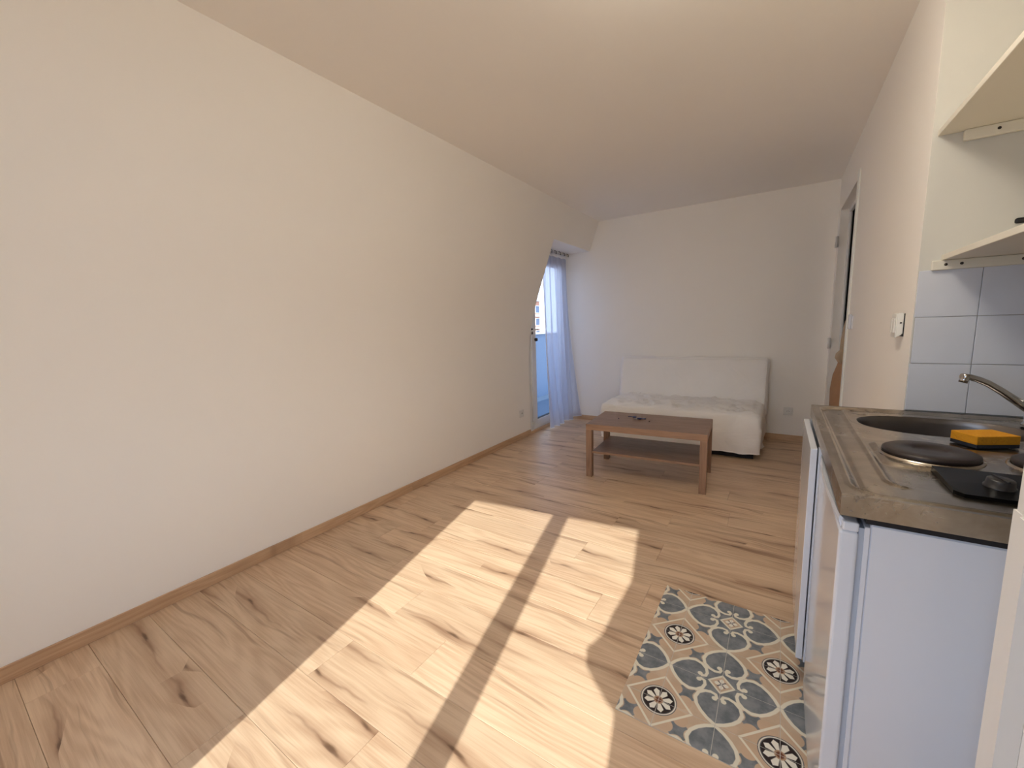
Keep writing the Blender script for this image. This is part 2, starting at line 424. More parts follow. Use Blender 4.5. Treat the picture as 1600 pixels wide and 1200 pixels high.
# ------------------------------------------------------------------ floor
floor = base('floor')
sb = bmesh.new(); bx(sb, -2.50, 0.80, -1.13, 5.07, -0.12, -0.0085); obj('subfloor', sb, M_sub, floor)
ROW0, ROWP, PL = 0.096, 0.2045, 1.41
JO = {1: -1.49, 2: -1.035, 3: -1.45, 4: -1.11, 5: -1.43, 6: -1.735, 7: -0.655, 8: -0.474, 9: -0.90, 10: -0.506, 11: -0.845, 12: -0.54,
      13: -0.218, 14: -1.15, 15: -0.257, 16: -2.19, 17: -1.87, 18: -2.14, 19: -1.905}
XL, XR = -2.452, 0.76
for k in range(-6, 25):
    y0 = ROW0+k*ROWP; y1 = y0+ROWP
    y1 = min(y1, 5.068)
    if y0 >= 5.06: continue
    j = JO.get(k, -2.3+rnd.random()*1.3)
    j -= PL*3
    while j < XL: j += PL
    xs = [XL]+[j+PL*i for i in range(5) if j+PL*i < XR]+[XR]
    xs = [a for i, a in enumerate(xs) if i == 0 or a-xs[i-1] > 0.02]
    for a, b_ in zip(xs, xs[1:]):
        bm = bmesh.new(); g = 0.0004; c = 0.0011
        L, W = (b_-a)/2-g, (y1-y0)/2-g
        lo = [bm.verts.new((sx_*L, sy*W, -0.008)) for sx_, sy in ((-1, -1), (1, -1), (1, 1), (-1, 1))]
        mi = [bm.verts.new((sx_*L, sy*W, -c)) for sx_, sy in ((-1, -1), (1, -1), (1, 1), (-1, 1))]
        tp = [bm.verts.new((sx_*(L-c), sy*(W-c), 0)) for sx_, sy in ((-1, -1), (1, -1), (1, 1), (-1, 1))]
        bm.faces.new(tp)
        for A, B in ((lo, mi), (mi, tp)):
            for i in range(4): bm.faces.new((A[i], A[(i+1) % 4], B[(i+1) % 4], B[i]))
        obj('plank', bm, M_floor, floor, loc=((a+b_)/2, (y0+y1)/2, 0))

# ------------------------------------------------------------------ walls and ceiling
H = 2.55
KX, KZ, TXc = -2.445, 1.22, -1.96
def sx_at(z): return KX+(TXc-KX)*(z-KZ)/(H-KZ)
wl = bmesh.new()
# the knee wall rolls softly into the mansard slope
KR = 0.42; sl = (TXc-KX)/(H-KZ); nrm = math.hypot(sl, 1)
B0 = Vector((KX, KZ-KR)); B1 = Vector((KX, KZ)); B2 = Vector((KX+sl/nrm*KR, KZ+KR/nrm))
knee = [tuple((1-q)**2*B0+2*q*(1-q)*B1+q*q*B2) for q in [i/14 for i in range(15)]]
for f in prism(wl, [(KX, 0)]+knee+[(TXc, H), (-2.55, H), (-2.55, 0)], -0.92, 4.08, 'y')[2:]: f.smooth = True
prism(wl, [(sx_at(2.205), 2.205), (TXc, H), (-2.55, H), (-2.55, 2.205)], 4.08, 5.07, 'y')
wlo = struct('wall_left', wl, M_wall, recalc=True); wlo.data.set_sharp_from_angle(angle=math.radians(12))
wb = bmesh.new(); bx(wb, -2.535, 1.9, 5.07, 5.16, -0.1, H); struct('wall_back', wb, M_wall)
DZ, DY0, DY1 = 2.245, 3.86, 4.93      # doorway in the right wall
RX = 0.41
wr = bmesh.new()
bx(wr, RX, 0.495, 2.0905, DY0, 0, H); bx(wr, RX, 0.495, DY1, 5.07, 0, H); bx(wr, RX, 0.495, DY0, DY1, DZ, H)
struct('wall_right', wr, M_wall)
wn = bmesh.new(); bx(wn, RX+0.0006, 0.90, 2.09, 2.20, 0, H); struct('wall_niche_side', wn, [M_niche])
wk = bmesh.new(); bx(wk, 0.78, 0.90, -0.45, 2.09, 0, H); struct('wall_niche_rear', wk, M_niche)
wp = bmesh.new(); bx(wp, 0.315, 0.78, 0.80, 0.90, 0, H); struct('wall_partition', wp, M_wall)
ce = bmesh.new(); prism(ce, [(-2.55, -0.90), (1.9, -0.32), (1.9, 5.16), (-2.55, 5.16)], H, H+0.12, 'z'); struct('ceiling', ce, M_ceil)
# hall beyond the doorway
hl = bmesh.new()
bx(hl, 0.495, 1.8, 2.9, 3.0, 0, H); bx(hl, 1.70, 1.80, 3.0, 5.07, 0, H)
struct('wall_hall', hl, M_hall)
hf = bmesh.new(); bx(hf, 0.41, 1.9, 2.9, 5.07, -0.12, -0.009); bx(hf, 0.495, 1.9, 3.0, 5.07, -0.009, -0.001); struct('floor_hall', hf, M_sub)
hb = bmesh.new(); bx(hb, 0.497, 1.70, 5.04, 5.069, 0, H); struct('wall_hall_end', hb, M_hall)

# rear wall (behind the camera) with the tall window the sun comes through
ry0 = -0.60; RS = 0.13
def RY(x): return ry0+RS*(x+0.6)
Rm = Matrix.Translation((-0.6, ry0, 0)) @ Matrix.Rotation(math.atan(RS), 4, 'Z')
cr_ = math.cos(math.atan(RS))
def rx(x): return (x+0.6)/cr_          # local coordinate along the rear wall
WX0, WX1, WZ0, WZ1 = rx(-1.215), rx(-0.005), 0.10, 2.165
wq = bmesh.new()
for a in ((-2.4, WX0, 0, H), (WX1, 1.6, 0, H), (WX0, WX1, 0, WZ0), (WX0, WX1, WZ1, H)):
    bx(wq, a[0], a[1], -0.06, 0.0, a[2], a[3], mat=Rm)
struct('wall_rear', wq, M_wall)
win = base('window_1')
fr = bmesh.new()
mul = rx(-0.526)
fr_w = 0.012
bx(fr, WX0, WX0+fr_w, -0.055, -0.01, WZ0, WZ1, mat=Rm); bx(fr, WX1-fr_w, WX1, -0.055, -0.01, WZ0, WZ1, mat=Rm)
bx(fr, WX0, WX1, -0.055, -0.01, WZ1-fr_w, WZ1, mat=Rm); bx(fr, WX0, WX1, -0.055, -0.01, WZ0, WZ0+0.09, mat=Rm)
obj('window_frame', fr, M_frame, win)
fm = bmesh.new(); bx(fm, mul-0.055, mul+0.055, -0.05, -0.015, WZ0+0.09, WZ1-fr_w, mat=Rm); obj('mullion', fm, M_frame, win)
for a, b_ in ((WX0+fr_w, mul-0.055), (mul+0.055, WX1-fr_w)):
    g = bmesh.new(); bx(g, a, b_, -0.034, -0.030, WZ0+0.09, WZ1-fr_w, mat=Rm); obj('pane', g, M_glass, win)
# added unseen cloth at the right jamb, outlined to shape the sun patch edge
def shadow_blocker():
    prof = [(2.17, -0.012), (1.95, 0.0), (1.81, -0.008), (1.70, -0.025), (1.60, -0.055), (1.50, -0.090), (1.40, -0.115), (1.33, -0.165), (1.27, -0.150), (1.21, -0.085), (1.17, -0.02), (1.12, 0.0), (0.9, 0.01), (0.6, -0.01), (0.3, -0.02), (0.03, -0.03)]
    bm = bmesh.new(); rows = []
    n = 28
    for z, e in prof:
        row = []
        x0, x1 = rx(e), rx(0.30 if z > 1.3 else 0.26)
        for i in range(n+1):
            t = i/n; row.append(bm.verts.new(Rm @ Vector((x0+(x1-x0)*t, 0.055+0.022*math.sin(t*38+z*0.6), z))))
        rows.append(row)
    for A, B in zip(rows, rows[1:]):
        for i in range(n):
            f = bm.faces.new((A[i], A[i+1], B[i+1], B[i])); f.smooth = True
    o = obj('shadow_blocker', bm, M_blocker); md = o.modifiers.new('thickness', 'SOLIDIFY'); md.thickness = 0.004
    tag(o, 'added unseen white cloth shaping the sun patch edge at the right jamb of the tall rear window', 'curtain')
shadow_blocker()

# added fill light out of view, shaped as an opal ceiling dome
fill_light = thing('added_fill_light', 'added unseen fill light, round opal glass dome near the kitchenette', 'fill_light', (-0.20, 1.24, H))
bm = bmesh.new(); lathe(bm, [(0, 0), (0.15, 0), (0.155, -0.012), (0.15, -0.03), (0, -0.03)], seg=32); obj('base', bm, M_frame, fill_light)
mo, bo = new_mat('fill_light_opal'); bo.inputs['Base Color'].default_value = (0.9, 0.88, 0.82, 1); bo.inputs['Transmission Weight'].default_value = 0.0
bo.inputs['Emission Color'].default_value = (1.0, 0.91, 0.76, 1); bo.inputs['Emission Strength'].default_value = FILL_STRENGTH
bm = bmesh.new(); lathe(bm, [(0.14, -0.03), (0.175, -0.045), (0.19, -0.08), (0.17, -0.125), (0.11, -0.155), (0, -0.165)], seg=40); obj('shade', bm, mo, fill_light)

# baseboards
def baseboard(name, segs, m):
    b = base(name)
    for s in segs:
        bm = bmesh.new(); bx(bm, *s, 0.0, 0.064, 0.0015); obj('board', bm, m, b)
bl = base('baseboard_left')
for a, b_ in ((-0.9, 2.175), (2.176, 4.075)):
    bm = bmesh.new(); bx(bm, -0.006, 0.006, -(b_-a)/2, (b_-a)/2, 0, 0.064, 0.0015); obj('board', bm, M_base, bl, loc=(KX+0.0065, (a+b_)/2, 0))
bb = base('baseboard_back')
bm = bmesh.new(); bx(bm, -1.42, 1.42, -0.006, 0.006, 0, 0.064, 0.0015); obj('board', bm, M_base2, bb, loc=(-1.025, 5.063, 0))
br = base('baseboard_right')
bm = bmesh.new(); bx(bm, -0.006, 0.006, -0.82, 0.82, 0, 0.064, 0.0015); obj('board', bm, M_base, br, loc=(RX-0.0065, 3.02, 0))
th = bmesh.new(); bx(th, -2.52, KX+0.008, 4.08, 5.06, 0.0, 0.03, 0.002)
struct('trim_1', th, M_base)

# ------------------------------------------------------------------ balcony door in its dormer recess
door = base('door_1')
DXp = -2.46                                    # inner face plane
bm = bmesh.new()                               # fixed frame
bx(bm, DXp-0.07, DXp+0.012, 4.08, 4.165, 0.03, 2.205, 0.003); bx(bm, DXp-0.07, DXp+0.012, 5.03, 5.07, 0.03, 2.205, 0.003)
bx(bm, DXp-0.07, DXp+0.012, 4.165, 5.03, 2.12, 2.205, 0.003); bx(bm, DXp-0.07, DXp, 4.165, 5.03, 0.03, 0.05, 0.002)
obj('door_frame', bm, M_frame, door)
bm = bmesh.new()                               # leaf: stiles and rails
bx(bm, DXp-0.05, DXp+0.006, 4.19, 4.28, 0.052, 2.112, 0.004); bx(bm, DXp-0.05, DXp+0.006, 4.95, 5.025, 0.052, 2.112, 0.004)
bx(bm, DXp-0.05, DXp+0.004, 4.28, 4.95, 0.052, 0.145, 0.004); bx(bm, DXp-0.05, DXp+0.004, 4.28, 4.95, 2.02, 2.112, 0.004)
leaf = obj('door_leaf', bm, M_frame, door)
g = bmesh.new(); bx(g, DXp-0.028, DXp-0.022, 4.278, 4.952, 0.143, 2.022); obj('pane', g, M_glass, leaf)
g = bmesh.new(); bx(g, DXp-0.040, DXp-0.002, 4.276, 4.95, 0.139, 0.149); obj('glazing_seal', g, M_dark, leaf, label='black rubber seal along the foot of the pane')
bm = bmesh.new()                               # closing bolt rod with its lever
tube(bm, [(DXp+0.022, 4.125, 0.06), (DXp+0.022, 4.125, 1.24)], 0.007, 10)
for z in (0.12, 0.62, 1.02, 1.22): bx(bm, DXp+0.010, DXp+0.032, 4.11, 4.14, z-0.02, z+0.02, 0.003)
obj('bolt_rod', bm, M_plastic, door)
bm = bmesh.new(); tube(bm, [(DXp+0.03, 4.125, 1.225), (DXp+0.055, 4.13, 1.235), (DXp+0.075, 4.16, 1.245), (DXp+0.08, 4.20, 1.25)], [0.009, 0.009, 0.008, 0.007], 10)
obj('lever', bm, M_plastic, door)
bm = bmesh.new(); bx(bm, DXp+0.010, DXp+0.022, 4.165, 4.19, 1.19, 1.26, 0.003); tube(bm, [(DXp+0.02, 4.17, 1.21), (DXp+0.04, 4.15, 1.20)], 0.006, 8)
obj('catch', bm, M_screw, door, label='dark metal catch')
bm = bmesh.new(); lathe(bm, [(0, 0), (0.018, 0), (0.022, 0.012), (0.018, 0.03), (0, 0.033)], seg=16, mat=Matrix.Translation((DXp+0.004, 4.262, 1.125)) @ Matrix.Rotation(math.pi/2, 4, 'Y'))
obj('knob', bm, M_knob, leaf, label='black round knob')
for z in (0.14, 1.86):
    bm = bmesh.new(); tube(bm, [(DXp+0.016, 4.178, z-0.035), (DXp+0.016, 4.178, z+0.035)], 0.008, 10); obj('hinge', bm, M_plastic, door)

# sheer curtain with its rail
def curtain():
    t = thing('sheer_curtain', 'sheer white floor-length curtain hanging in front of the glazed balcony door', 'curtain', (-2.39, 4.7, 0))
    bm = bmesh.new(); rows = []; n = 90; m = 30
    for j in range(m+1):
        s = j/m; z = 2.145-(2.145-0.03)*s
        y0 = 4.40 - 0.07*math.sin(s*1.5); y1 = 5.045-0.0*s
        row = []
        for i in range(n+1):
            q = i/n
            yy = y0+(y1-y0)*q
            amp = 0.012+0.028*s
            xx = -2.405+0.035*s + 0.05*s*s + amp*math.sin(q*31+0.8*math.sin(s*3+q*5)) + 0.006*math.sin(q*83+s*2)
            if q > 0.86: xx += 0.10*s*s*(q-0.86)/0.14
            zz = z + (0.012*math.sin(q*13)+0.02*(q > 0.9) if j == m else 0)
            row.append(bm.verts.new((xx+2.39, yy-4.7, zz)))
        rows.append(row)
    for A, B in zip(rows, rows[1:]):
        for i in range(n):
            f = bm.faces.new((A[i], A[i+1], B[i+1], B[i])); f.smooth = True
    edge = [v.co.copy() for v in rows[-1]]; top = [v.co.copy() for v in rows[0]]
    side = [r[0].co.copy() for r in rows]; side2 = [r[-1].co.copy() for r in rows]
    obj('voile', bm, M_sheer, t)
    bm = bmesh.new()
    for P_ in (edge, side, side2): tube(bm, P_, 0.0035, 6)
    obj('hem', bm, M_sheerhem, t)
    bm = bmesh.new()
    rws = [[bm.verts.new(p+Vector((0.003, 0, dz))) for p in top] for dz in (-0.012, 0.04)]
    for i in range(n):
        f = bm.faces.new((rws[0][i], rws[0][i+1], rws[1][i+1], rws[1][i])); f.smooth = True
    o = obj('heading_tape', bm, M_sheerhem, t); md = o.modifiers.new('t', 'SOLIDIFY'); md.thickness = 0.003
    for k in range(6):
        y = 4.44+k*0.115
        h_ = bmesh.new(); tube(h_, [(0.03, y-4.7, 2.165), (0.035, y-4.7, 2.185), (0.012, y-4.7, 2.20), (-0.004, y-4.7, 2.19)], 0.0035, 6)
        lathe(h_, [(0, 0), (0.008, 0), (0.008, 0.005), (0, 0.005)], seg=8, mat=Matrix.Translation((0.028, y-4.7, 2.165)) @ Matrix.Rotation(math.pi/2, 4, 'Y'))
        obj('hook', h_, M_screw, t)
curtain()
bm = bmesh.new(); tube(bm, [(-2.385, 4.30, 2.19), (-2.385, 5.068, 2.19)], 0.006, 10)
for y in (4.36, 5.03): tube(bm, [(-2.385, y, 2.19), (-2.448, y, 2.19)], 0.005, 8)
tag(obj('curtain_rail', bm, M_frame), 'thin white curtain rail under the dormer soffit', 'rail')

# ------------------------------------------------------------------ outside
M_parapet = plain('balcony_floor_tiles', (0.06, 0.10, 0.16), 0.8)
M_brick = plain('peach_brick', (0.62, 0.30, 0.20), 0.9, var=0.15, scale=3)
M_band = plain('white_band', (0.85, 0.83, 0.80), 0.8)
M_pane = plain('dark_pane', (0.10, 0.14, 0.24), 0.2)
bal = base('balcony')
bm = bmesh.new(); bx(bm, -3.66, -2.545, 3.2, 8.4, -0.15, 0.0); obj('balcony_floor', bm, M_parapet, bal)
bm = bmesh.new(); bx(bm, -3.62, -3.60, 3.2, 8.4, 0.001, 1.13); obj('guard_panel', bm, plain('pale_blue_guard_panel', (0.10, 0.16, 0.27), 0.5), bal)
bm = bmesh.new(); bx(bm, -3.64, -3.58, 3.2, 8.4, 1.13, 1.165, 0.005); obj('guard_rail', bm, M_frame, bal)
bld = thing('apartment_building', 'far peach brick apartment building with white balcony bands seen through the balcony door', 'building', (-24, 40, -12))
def bpart(name, b, m): return obj(name, b, m, bld)
bm = bmesh.new(); bx(bm, -4.0, 4.0, -22.0, -4.25, 0, 15.55); bpart('wall', bm, M_brick)
bm = bmesh.new(); bx(bm, -4.2, 4.25, -22.2, -4.15, 15.55, 15.95, 0.05); bpart('cornice', bm, M_band)
for k in range(5):
    z = 14.8-k*1.2
    bm = bmesh.new(); bx(bm, 4.0, 4.25, -5.15, -4.2, z-0.72, z-0.50, 0.02); bpart('balcony_band', bm, M_band)
    for y in (-8.6, -6.8, -4.72):
        bm = bmesh.new(); bx(bm, 3.9, 4.03, y-0.40, y+0.40, z-0.40, z+0.36, 0.02); w1 = bpart('window', bm, M_band)
        bm = bmesh.new(); bx(bm, 4.02, 4.04, y-0.32, y+0.32, z-0.33, z+0.29); obj('pane', bm, M_pane, w1)
gr = bmesh.new(); bx(gr, -80, 60, -60, 90, -12.3, -12.0); struct('ground', gr, plain('street_ground', (0.20, 0.20, 0.20), 0.9))

# ------------------------------------------------------------------ doorway on the right
d2 = base('door_2')
bm = bmesh.new()
bx(bm, RX+0.062, 0.496, DY1-0.020, DY1, 0, DZ, 0.002); bx(bm, RX+0.062, 0.496, DY0, DY0+0.012, 0, DZ, 0.002)
bx(bm, RX+0.062, 0.496, DY0+0.012, DY1-0.020, DZ-0.030, DZ, 0.002)
obj('door_frame', bm, M_frame, d2)
bm = bmesh.new(); bx(bm, RX+0.070, 0.490, DY1-0.030, DY1-0.020, 0, DZ-0.030, 0.002); obj('stop_bead', bm, M_frame, d2)
bm = bmesh.new(); bx(bm, RX-0.010, RX, DY0-0.075, DY0, 0, DZ+0.04, 0.003); obj('architrave', bm, plain('bright_frame_paint', (0.86, 0.88, 0.84), 0.4), d2)
for z in (1.035, 1.963):
    bm = bmesh.new(); tube(bm, [(RX-0.013, 4.915, z-0.05), (RX-0.013, 4.915, z+0.05)], 0.013, 12); bx(bm, RX-0.004, RX+0.0, 4.915, 4.955, z-0.045, z+0.045)
    obj('hinge', bm, M_frame, d2)
bm = bmesh.new(); bx(bm, RX-0.022, RX-0.006, 3.60, 3.64, 1.20, 1.30, 0.006, 2); bx(bm, RX-0.007, RX, 3.59, 3.69, 1.20, 1.29, 0.002)
tag(obj('door_pull', bm, M_white), 'small white pull handle on the right wall beside the doorway', 'handle')

# coat hanging just inside the doorway
def coat():
    t = thing('coat', 'tan coat with a bunched beige hood hanging inside the open doorway on the right', 'coat', (0.452, 4.50, 0))
    def body(prof, seg=28, ph=0.0, fold=0.10):
        bm = bmesh.new(); rings = []
        for z, cx, cy_, a, b_ in prof:
            ring = []
            for k in range(seg):
                th_ = 2*math.pi*k/seg; f = 1+fold*math.sin(th_*5+z*6+ph)+0.04*math.sin(th_*9-z*11)
                ring.append(bm.verts.new((cx+a*f*math.cos(th_), cy_+b_*f*math.sin(th_), z)))
            rings.append(ring)
        for A, B in zip(rings, rings[1:]):
            for k in range(seg):
                fc = bm.faces.new((A[k], B[k], B[(k+1) % seg], A[(k+1) % seg])); fc.smooth = True
        bm.faces.new(rings[0]); bm.faces.new(rings[-1][::-1])
        return bm
    obj('coat_body', body([(0.92, 0.03, 0, 0.035, 0.06), (0.86, 0.028, 0, 0.048, 0.10), (0.78, 0.024, 0, 0.062, 0.13), (0.66, 0.022, 0, 0.072, 0.14), (0.45, 0.025, 0, 0.078, 0.15), (0.2, 0.03, 0, 0.085, 0.16), (0.12, 0.03, 0, 0.085, 0.16)]), M_coat, t)
    obj('hood', body([(1.285, 0.032, 0, 0.006, 0.02), (1.24, 0.030, 0, 0.020, 0.05), (1.16, 0.030, 0, 0.032, 0.08), (1.08, 0.032, 0, 0.040, 0.09), (1.0, 0.032, 0, 0.040, 0.09), (0.93, 0.032, 0, 0.038, 0.08)], ph=1.3, fold=0.08), M_coat2, t)
    obj('sleeve_bunch', body([(1.03, 0.035, -0.03, 0.012, 0.03), (1.0, 0.024, -0.03, 0.034, 0.06), (0.965, 0.010, -0.03, 0.045, 0.07), (0.93, 0.008, -0.03, 0.046, 0.07), (0.895, 0.018, -0.03, 0.036, 0.05), (0.87, 0.026, -0.03, 0.020, 0.03)], ph=2.2, fold=0.20), M_coat2, t)
    bm = bmesh.new(); tube(bm, [(0.032, 0, 1.283), (0.036, 0, 1.34), (0.036, 0, 1.40)], 0.003, 6); obj('hanging_loop', bm, M_dark, t)
    bm = bmesh.new(); lathe(bm, [(0, 0), (0.008, 0.002), (0.008, 0.006), (0, 0.008)], seg=10, mat=Matrix.Translation((0.018, -0.082, 1.185)) @ Matrix.Rotation(math.pi/2, 4, 'X')); obj('button', bm, M_dark, t)
coat()
bm = bmesh.new(); bx(bm, 0.485, 0.491, 4.49, 4.51, 1.395, DZ-0.0305)
tag(obj('coat_hanger_strap', bm, M_dark), 'black strap the tan coat hangs from in the doorway', 'strap')

# ------------------------------------------------------------------ wall fittings
def socket(loc, rz, label):
    t = thing('power_socket', label, 'socket', loc, rz)
    bm = bmesh.new(); bx(bm, -0.042, 0.042, -0.010, 0.0, -0.042, 0.042, 0.003, 2); obj('plate', bm, M_plastic, t)
    bm = bmesh.new(); mt = Matrix.Translation((0, -0.0095, 0)) @ Matrix.Rotation(math.pi/2, 4, 'X')
    lathe(bm, [(0.026, 0.0), (0.026, 0.004), (0.021, 0.004), (0.020, -0.004), (0, -0.004)], seg=24, mat=mt); obj('well', bm, M_plastic, t)
    bm = bmesh.new()
    for x_ in (-0.0095, 0.0095): tube(bm, [(x_, -0.0140, 0), (x_, -0.004, 0)], 0.0028, 8)
    obj('pin_hole', bm, M_dark, t); bm = bmesh.new(); tube(bm, [(0, -0.020, 0.010), (0, -0.004, 0.010)], 0.0025, 8); obj('earth_pin', bm, M_chrome, t)
    return t
socket((0.113, 5.07, 0.318), 0, 'white power socket low on the far wall right of the sofa')
socket((KX, 3.885, 0.295), math.pi/2, 'white power socket low on the left wall beside the balcony door')
t = thing('light_switch', 'worn white surface-mounted light switch on the right wall near the grey tiles', 'switch', (RX, 2.24, 1.25))
bm = bmesh.new(); prism(bm, [(-0.004, -0.036), (-0.026, -0.050), (-0.026, 0.046), (-0.004, 0.050)], -0.04, 0.04, 'y'); bmesh.ops.bevel(bm, geom=list(bm.edges), offset=0.003, segments=2, affect='EDGES')
obj('housing', bm, M_plastic, t, recalc=True)
bm = bmesh.new(); bx(bm, -0.004, 0, -0.036, 0.036, -0.044, 0.046); obj('back_gap_shade', bm, M_dark, t, label='black slab painting the shaded gap behind the loose housing')  # solid black slab stands in for shade in the gap
for y in (-0.018, 0.018):
    bm = bmesh.new(); bx(bm, -0.031, -0.025, y-0.013, y+0.013, -0.03, 0.028, 0.002); obj('rocker', bm, M_plastic, t)
bm = bmesh.new(); lathe(bm, [(0, 0), (0.0035, 0), (0.0035, 0.002), (0, 0.002)], seg=8, mat=Matrix.Translation((-0.012, -0.0405, 0.01)) @ Matrix.Rotation(math.pi/2, 4, 'X')); obj('screw', bm, M_screw, t)

# ------------------------------------------------------------------ sofa
def rounded_pad(sx_, sy, sz, r, nx, ny, nz, wr=0.006, seed=0.0):
    """soft box, origin at centre"""
    bm = bmesh.new(); bmesh.ops.create_cube(bm, size=1.0)
    for v in bm.verts: v.co = Vector((v.co.x*sx_, v.co.y*sy, v.co.z*sz))
    bmesh.ops.bevel(bm, geom=list(bm.edges), offset=r, segments=4, affect='EDGES', profile=0.5)
    def cut(axis, n, L):
        for i in range(1, n):
            p = Vector((0, 0, 0)); p[axis] = -L/2+L*i/n; nn = Vector((0, 0, 0)); nn[axis] = 1
            bmesh.ops.bisect_plane(bm, geom=list(bm.verts)+list(bm.edges)+list(bm.faces), plane_co=p, plane_no=nn)
    cut(0, nx, sx_); cut(1, ny, sy); cut(2, nz, sz)
    from mathutils import noise as mnz
    for v in bm.verts:
        k = mnz.noise(Vector((v.co.x*5+seed, v.co.y*6, v.co.z*6)))*wr + mnz.noise(Vector((v.co.x*14+seed, v.co.y*15, v.co.z*15)))*wr*0.45
        v.co += v.co.normalized()*k
    for f in bm.faces: f.smooth = True
    return bm
def sofa():
    t = thing('sofa_bed', 'cream loose-covered sofa bed standing against the far wall', 'sofa', (-0.85, 4.6, 0))
    from mathutils import noise as mnz
    # seat cover: top plus skirt that falls to just above the floor, slightly flared and wrinkled
    def seat():
        bm = bmesh.new(); rings = []
        X0, X1, Y0, Y1 = -0.755, 0.755, -0.445, 0.28
        levels = [(0.425, -0.10), (0.432, -0.045), (0.425, -0.018), (0.405, -0.004), (0.37, 0.0), (0.33, 0.002), (0.28, 0.004), (0.22, 0.004), (0.16, 0.002), (0.11, 0.0), (0.065, -0.004)]
        def ring(off, z, li):
            pts = []; r = 0.05
            x0, x1, y0, y1 = X0-off, X1+off, Y0-off, Y1
            per = []
            N = 56
            for i in range(N): per.append((x0+(x1-x0)*i/N, y0, 0, -1))
            for i in range(22): per.append((x1, y0+(y1-y0)*i/22, 1, 0))
            for i in range(N): per.append((x1-(x1-x0)*i/N, y1, 0, 1))
            for i in range(22): per.append((x0, y1-(y1-y0)*i/22, -1, 0))
            for (x, y, nx, ny) in per:
                # round the vertical corners
                cx = min(max(x, x0+r), x1-r); cy_ = min(max(y, y0+r), y1-r)
                d = Vector((x-cx, y-cy_)); 
                if abs(x-cx) > 1e-6 and abs(y-cy_) > 1e-6: d = d.normalized()*r
                x, y = cx+d.x, cy_+d.y
                down = max(0, (0.40-z))/0.34
                amp = 0.005+0.034*down*(0.35+0.65*max(0, x/0.75))
                k = mnz.noise(Vector((x*4.5, y*4.5, z*6)))*amp*1.4+mnz.noise(Vector((x*13+z*18, y*13, z*10)))*amp*0.9
                sag = 0.0
                zz = z
                if li == len(levels)-1: zz += 0.012*mnz.noise(Vector((x*3, y*3, 1)))
                pts.append(Vector((x+nx*k, y+ny*k, zz)))
            return pts
        for li, (z, off) in enumerate(levels):
            rings.append([bm.verts.new(p) for p in ring(off, z, li)])
        n = len(rings[0])
        for A, B in zip(rings, rings[1:]):
            for k in range(n):
                f = bm.faces.new((A[k], B[k], B[(k+1) % n], A[(k+1) % n])); f.smooth = True
        # top grid with wrinkles
        tx, ty = 60, 24
        inner = ring(-0.10, 0.425, 0)
        x0, x1, y0, y1 = X0+0.10, X1-0.10, Y0+0.10, Y1
        f = bm.faces.new(rings[0]); 
        bmesh.ops.recalc_face_normals(bm, faces=bm.faces)
        hem = [v.co.copy() for v in rings[-1]]
        return bm, hem
    bm, hem = seat(); obj('seat_cover', bm, M_sofa, t)
    # crumpled top layer
    bm = bmesh.new(); g = []
    for j in range(27):
        row = []
        for i in range(76):
            x = -0.735+1.47*i/75; y = -0.425+0.66*j/26
            e = min(1, min(0.735-abs(x), y+0.425)/0.06)
            rid = abs(mnz.noise(Vector((x*5+y*3, y*9, 2.0))))
            rid2 = abs(mnz.noise(Vector((x*11-y*6, y*16, 7.0))))
            z = 0.425+0.006*e+e*(0.026*max(0, 1-rid*5)+0.016*max(0, 1-rid2*5))
            row.append(bm.verts.new((x, y, z)))
        g.append(row)
    for A, B in zip(g, g[1:]):
        for i in range(75):
            f = bm.faces.new((A[i], A[i+1], B[i+1], B[i])); f.smooth = True
    obj('seat_top', bm, M_sofa, t)
    bm = bmesh.new(); tube(bm, hem[:78]+hem[78:100], 0.005, 6, caps=True)
    obj('piping', bm, M_sofa, t)
    bm = rounded_pad(1.555, 0.15, 0.62, 0.045, 30, 3, 14, 0.011, 3.0)
    o = obj('backrest', bm, M_sofa, t, loc=(0.0, 0.335, 0.575)); o.rotation_euler = (math.radians(-11), 0, 0)
    bm = bmesh.new()
    tube(bm, [(-0.74, -0.078, 0.28), (0.74, -0.078, 0.28), (0.755, -0.078, 0.26), (0.755, -0.078, -0.26)], 0.004, 6)
    obj('back_piping', bm, M_sofa, o)
    bm = bmesh.new(); bx(bm, -0.70, 0.70, -0.36, 0.26, 0.0, 0.07, 0.004); bx(bm, -0.66, 0.66, -0.30, 0.22, 0.07, 0.40)
    obj('base_frame', bm, M_dark, t, label='black metal base frame')
sofa()

# ------------------------------------------------------------------ coffee table with key bunch
def table():
    c = Vector((-0.885, 3.435, 0)); rz = math.radians(3.6)
    t = thing('coffee_table', 'brown wood-grain low coffee table with a lower shelf in front of the sofa', 'table', c, rz)
    W, D, HH = 0.465, 0.275, 0.46
    bm = bmesh.new(); bx(bm, -W, W, -D, D, HH-0.050, HH, 0.002)
    bm.faces.ensure_lookup_table()
    for f in bm.faces: f.material_index = 0 if f.normal.z > 0.5 or f.calc_center_median().z > HH-0.0005 else 1
    obj('tabletop', bm, [M_table, M_tableedge], t)
    for sx_ in (-1, 1):
        for sy in (-1, 1):
            bm = bmesh.new(); bx(bm, -0.025, 0.025, -0.025, 0.025, 0, HH-0.0505, 0.0015); obj('leg', bm, M_tableleg, t, loc=(sx_*(W-0.025), sy*(D-0.025), 0))
    bm = bmesh.new(); bx(bm, -W+0.0505, W-0.0505, -D+0.012, D-0.012, 0.208, 0.226, 0.001)
    for f in bm.faces: f.material_index = 0 if f.calc_center_median().z > 0.2255 else 1
    obj('shelf', bm, [M_table, M_tableedge], t)
    R = Matrix.Translation(c) @ Matrix.Rotation(rz, 4, 'Z')
    return HH
TH = table()
